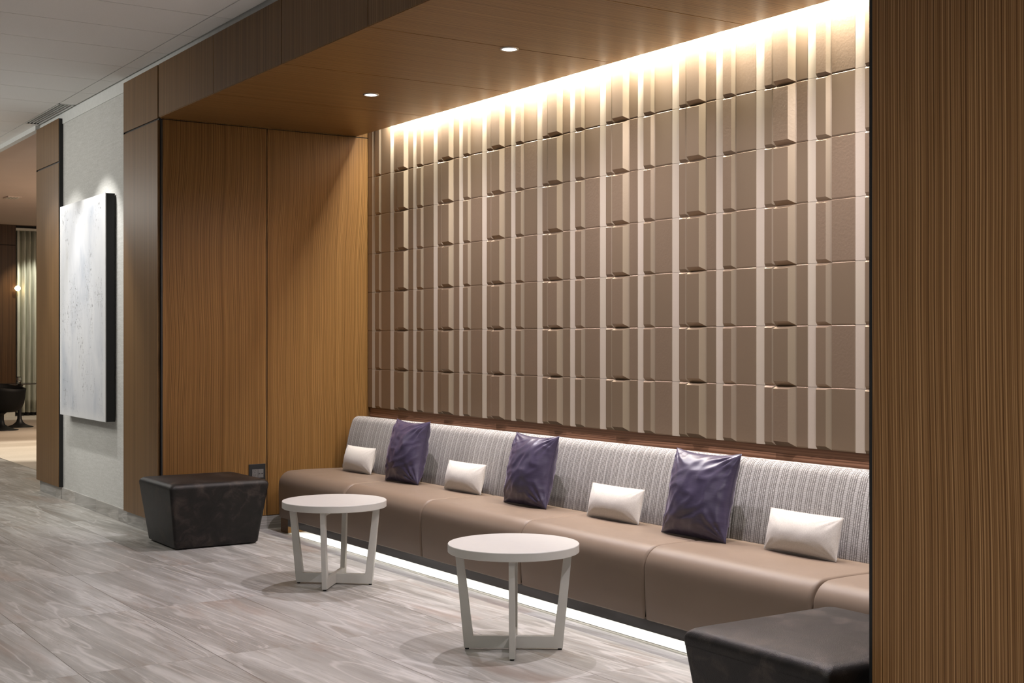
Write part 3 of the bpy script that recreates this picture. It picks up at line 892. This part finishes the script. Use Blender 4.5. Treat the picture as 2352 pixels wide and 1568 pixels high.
# ================================================================== LIGHT
def area(name, loc, rot, sx_, sy_, power, color, spread=180):
    l = bpy.data.lights.new(name, 'AREA'); l.shape = 'RECTANGLE'; l.size = sx_; l.size_y = sy_
    l.energy = power; l.color = color; l.spread = radians(spread)
    o = bpy.data.objects.new(name, l); COL.objects.link(o); o.location = loc; o.rotation_euler = rot
    return o
def spot(name, loc, target, power, color, angle, blend=.3, size=.03):
    l = bpy.data.lights.new(name, 'SPOT'); l.energy = power; l.color = color
    l.spot_size = radians(angle); l.spot_blend = blend; l.shadow_soft_size = size
    o = bpy.data.objects.new(name, l); COL.objects.link(o); o.location = loc
    o.rotation_euler = (Vector(target) - Vector(loc)).to_track_quat('-Z', 'Y').to_euler()
    return o
COVE = (1.0, .935, .825); DOWN = (.975, .915, 1.0); LOB = (1.0, .985, .93)
area('cove_led', ((XA + XR) / 2 + .16, 4.662, 3.10), (radians(42), 0, 0), 6.08, .075, 300, COVE)
area('bench_led', (-5.79, 3.935, .080), (radians(28), 0, 0), 6.1, .02, 9, (1.0, .97, .93), 140)
for x in (-2.80, -4.39, -5.990, -7.598):
    spot('downlight_beam', (x, 3.92, ZS - .012), (x, 3.80, 0), 186, DOWN, 150, 1.0, .012)
# wall washers on the painting
for x, y, tx, pw, an in ((-10.60, 2.22, -10.66, 135, 60), (-11.60, 2.25, -11.50, 78, 58), (-13.20, 2.15, -11.2, 100, 40)):
    spot('picture_beam', (x, y, ZC - .02), (tx, 3.05, 1.50), pw, (1.0, .98, .95), an, .5, .02)
# lobby ceiling fittings out of view
for x, y, p_, sp in ((-1.0, .6, 68, 150), (-4.6, -1.6, 42, 150), (-8.2, -.6, 8, 120), (-11.3, .6, 24, 150), (-15.0, .8, 60, 150)):
    area('lobby_fitting', (x, y, ZC - .03), (0, 0, 0), 1.2, .6, p_, LOB, sp)
for x, tx in ((-9.2, -9.9), (-11.4, -11.2), (-12.6, -12.3)):
    spot('wall_fill_beam', (x, -.2, ZC - .06), (tx, 3.09, 2.55), 138, LOB, 75, .9, .35)  # unseen spots added to lift the upper white wall and piers
l = bpy.data.lights.new('beyond_fill', 'POINT'); l.energy = 150; l.color = (1.0, .80, .62); l.shadow_soft_size = .15  # unseen lamp added to brighten the blush ceiling beyond
o = bpy.data.objects.new('beyond_fill', l); COL.objects.link(o); o.location = (-18.5, 6.9, 2.6)
l = bpy.data.lights.new('lobby_fill', 'POINT'); l.energy = 38; l.color = LOB; l.shadow_soft_size = .12  # unseen lamp added to brighten the far left of the lobby ceiling
o = bpy.data.objects.new('lobby_fill', l); COL.objects.link(o); o.location = (-14.2, 1.5, 2.85)
# room beyond
area('beyond_fitting', (-19.5, 6.6, 3.45), (0, 0, 0), 1.2, 1.2, 90, (1.0, .80, .62))
spot('beyond_beam', (-17.4, 4.3, 3.45), (-17.4, 4.3, 0), 520, (1.0, .93, .82), 58, .4, .04)
spot('curtain_beam', (-24.4, 6.0, 3.45), (-25.3, 6.0, 1.4), 160, (1.0, .95, .82), 70, .5, .04)

w = bpy.data.worlds.new('world'); S.world = w; w.use_nodes = True
bg = w.node_tree.nodes['Background']; bg.inputs[0].default_value = (.95, .97, 1.0, 1); bg.inputs[1].default_value = .06

# ================================================================== CAMERA
f_px = 3019.0; th = atan2(1988.0, 3019.0)
cam = bpy.data.cameras.new('camera'); cam.sensor_fit = 'HORIZONTAL'; cam.sensor_width = 36.0
cam.lens = f_px / 2352.0 * 36.0; cam.shift_y = -(784.0 - 780.5) / 2352.0
cam.clip_end = 200
co_ = bpy.data.objects.new('camera', cam); COL.objects.link(co_)
co_.location = (0, 0, 1.41)
d = Vector((-cos(th), sin(th), 0))
co_.rotation_euler = d.to_track_quat('-Z', 'Y').to_euler()
S.camera = co_

S.view_settings.view_transform = 'Standard'; S.view_settings.look = 'None'
S.view_settings.gamma = 1.0; S.view_settings.use_curve_mapping = False
S.view_settings.exposure = 0.0
S.cycles.use_denoising = True
S.cycles.max_bounces = 8; S.cycles.diffuse_bounces = 5
S.cycles.sample_clamp_indirect = 6.0
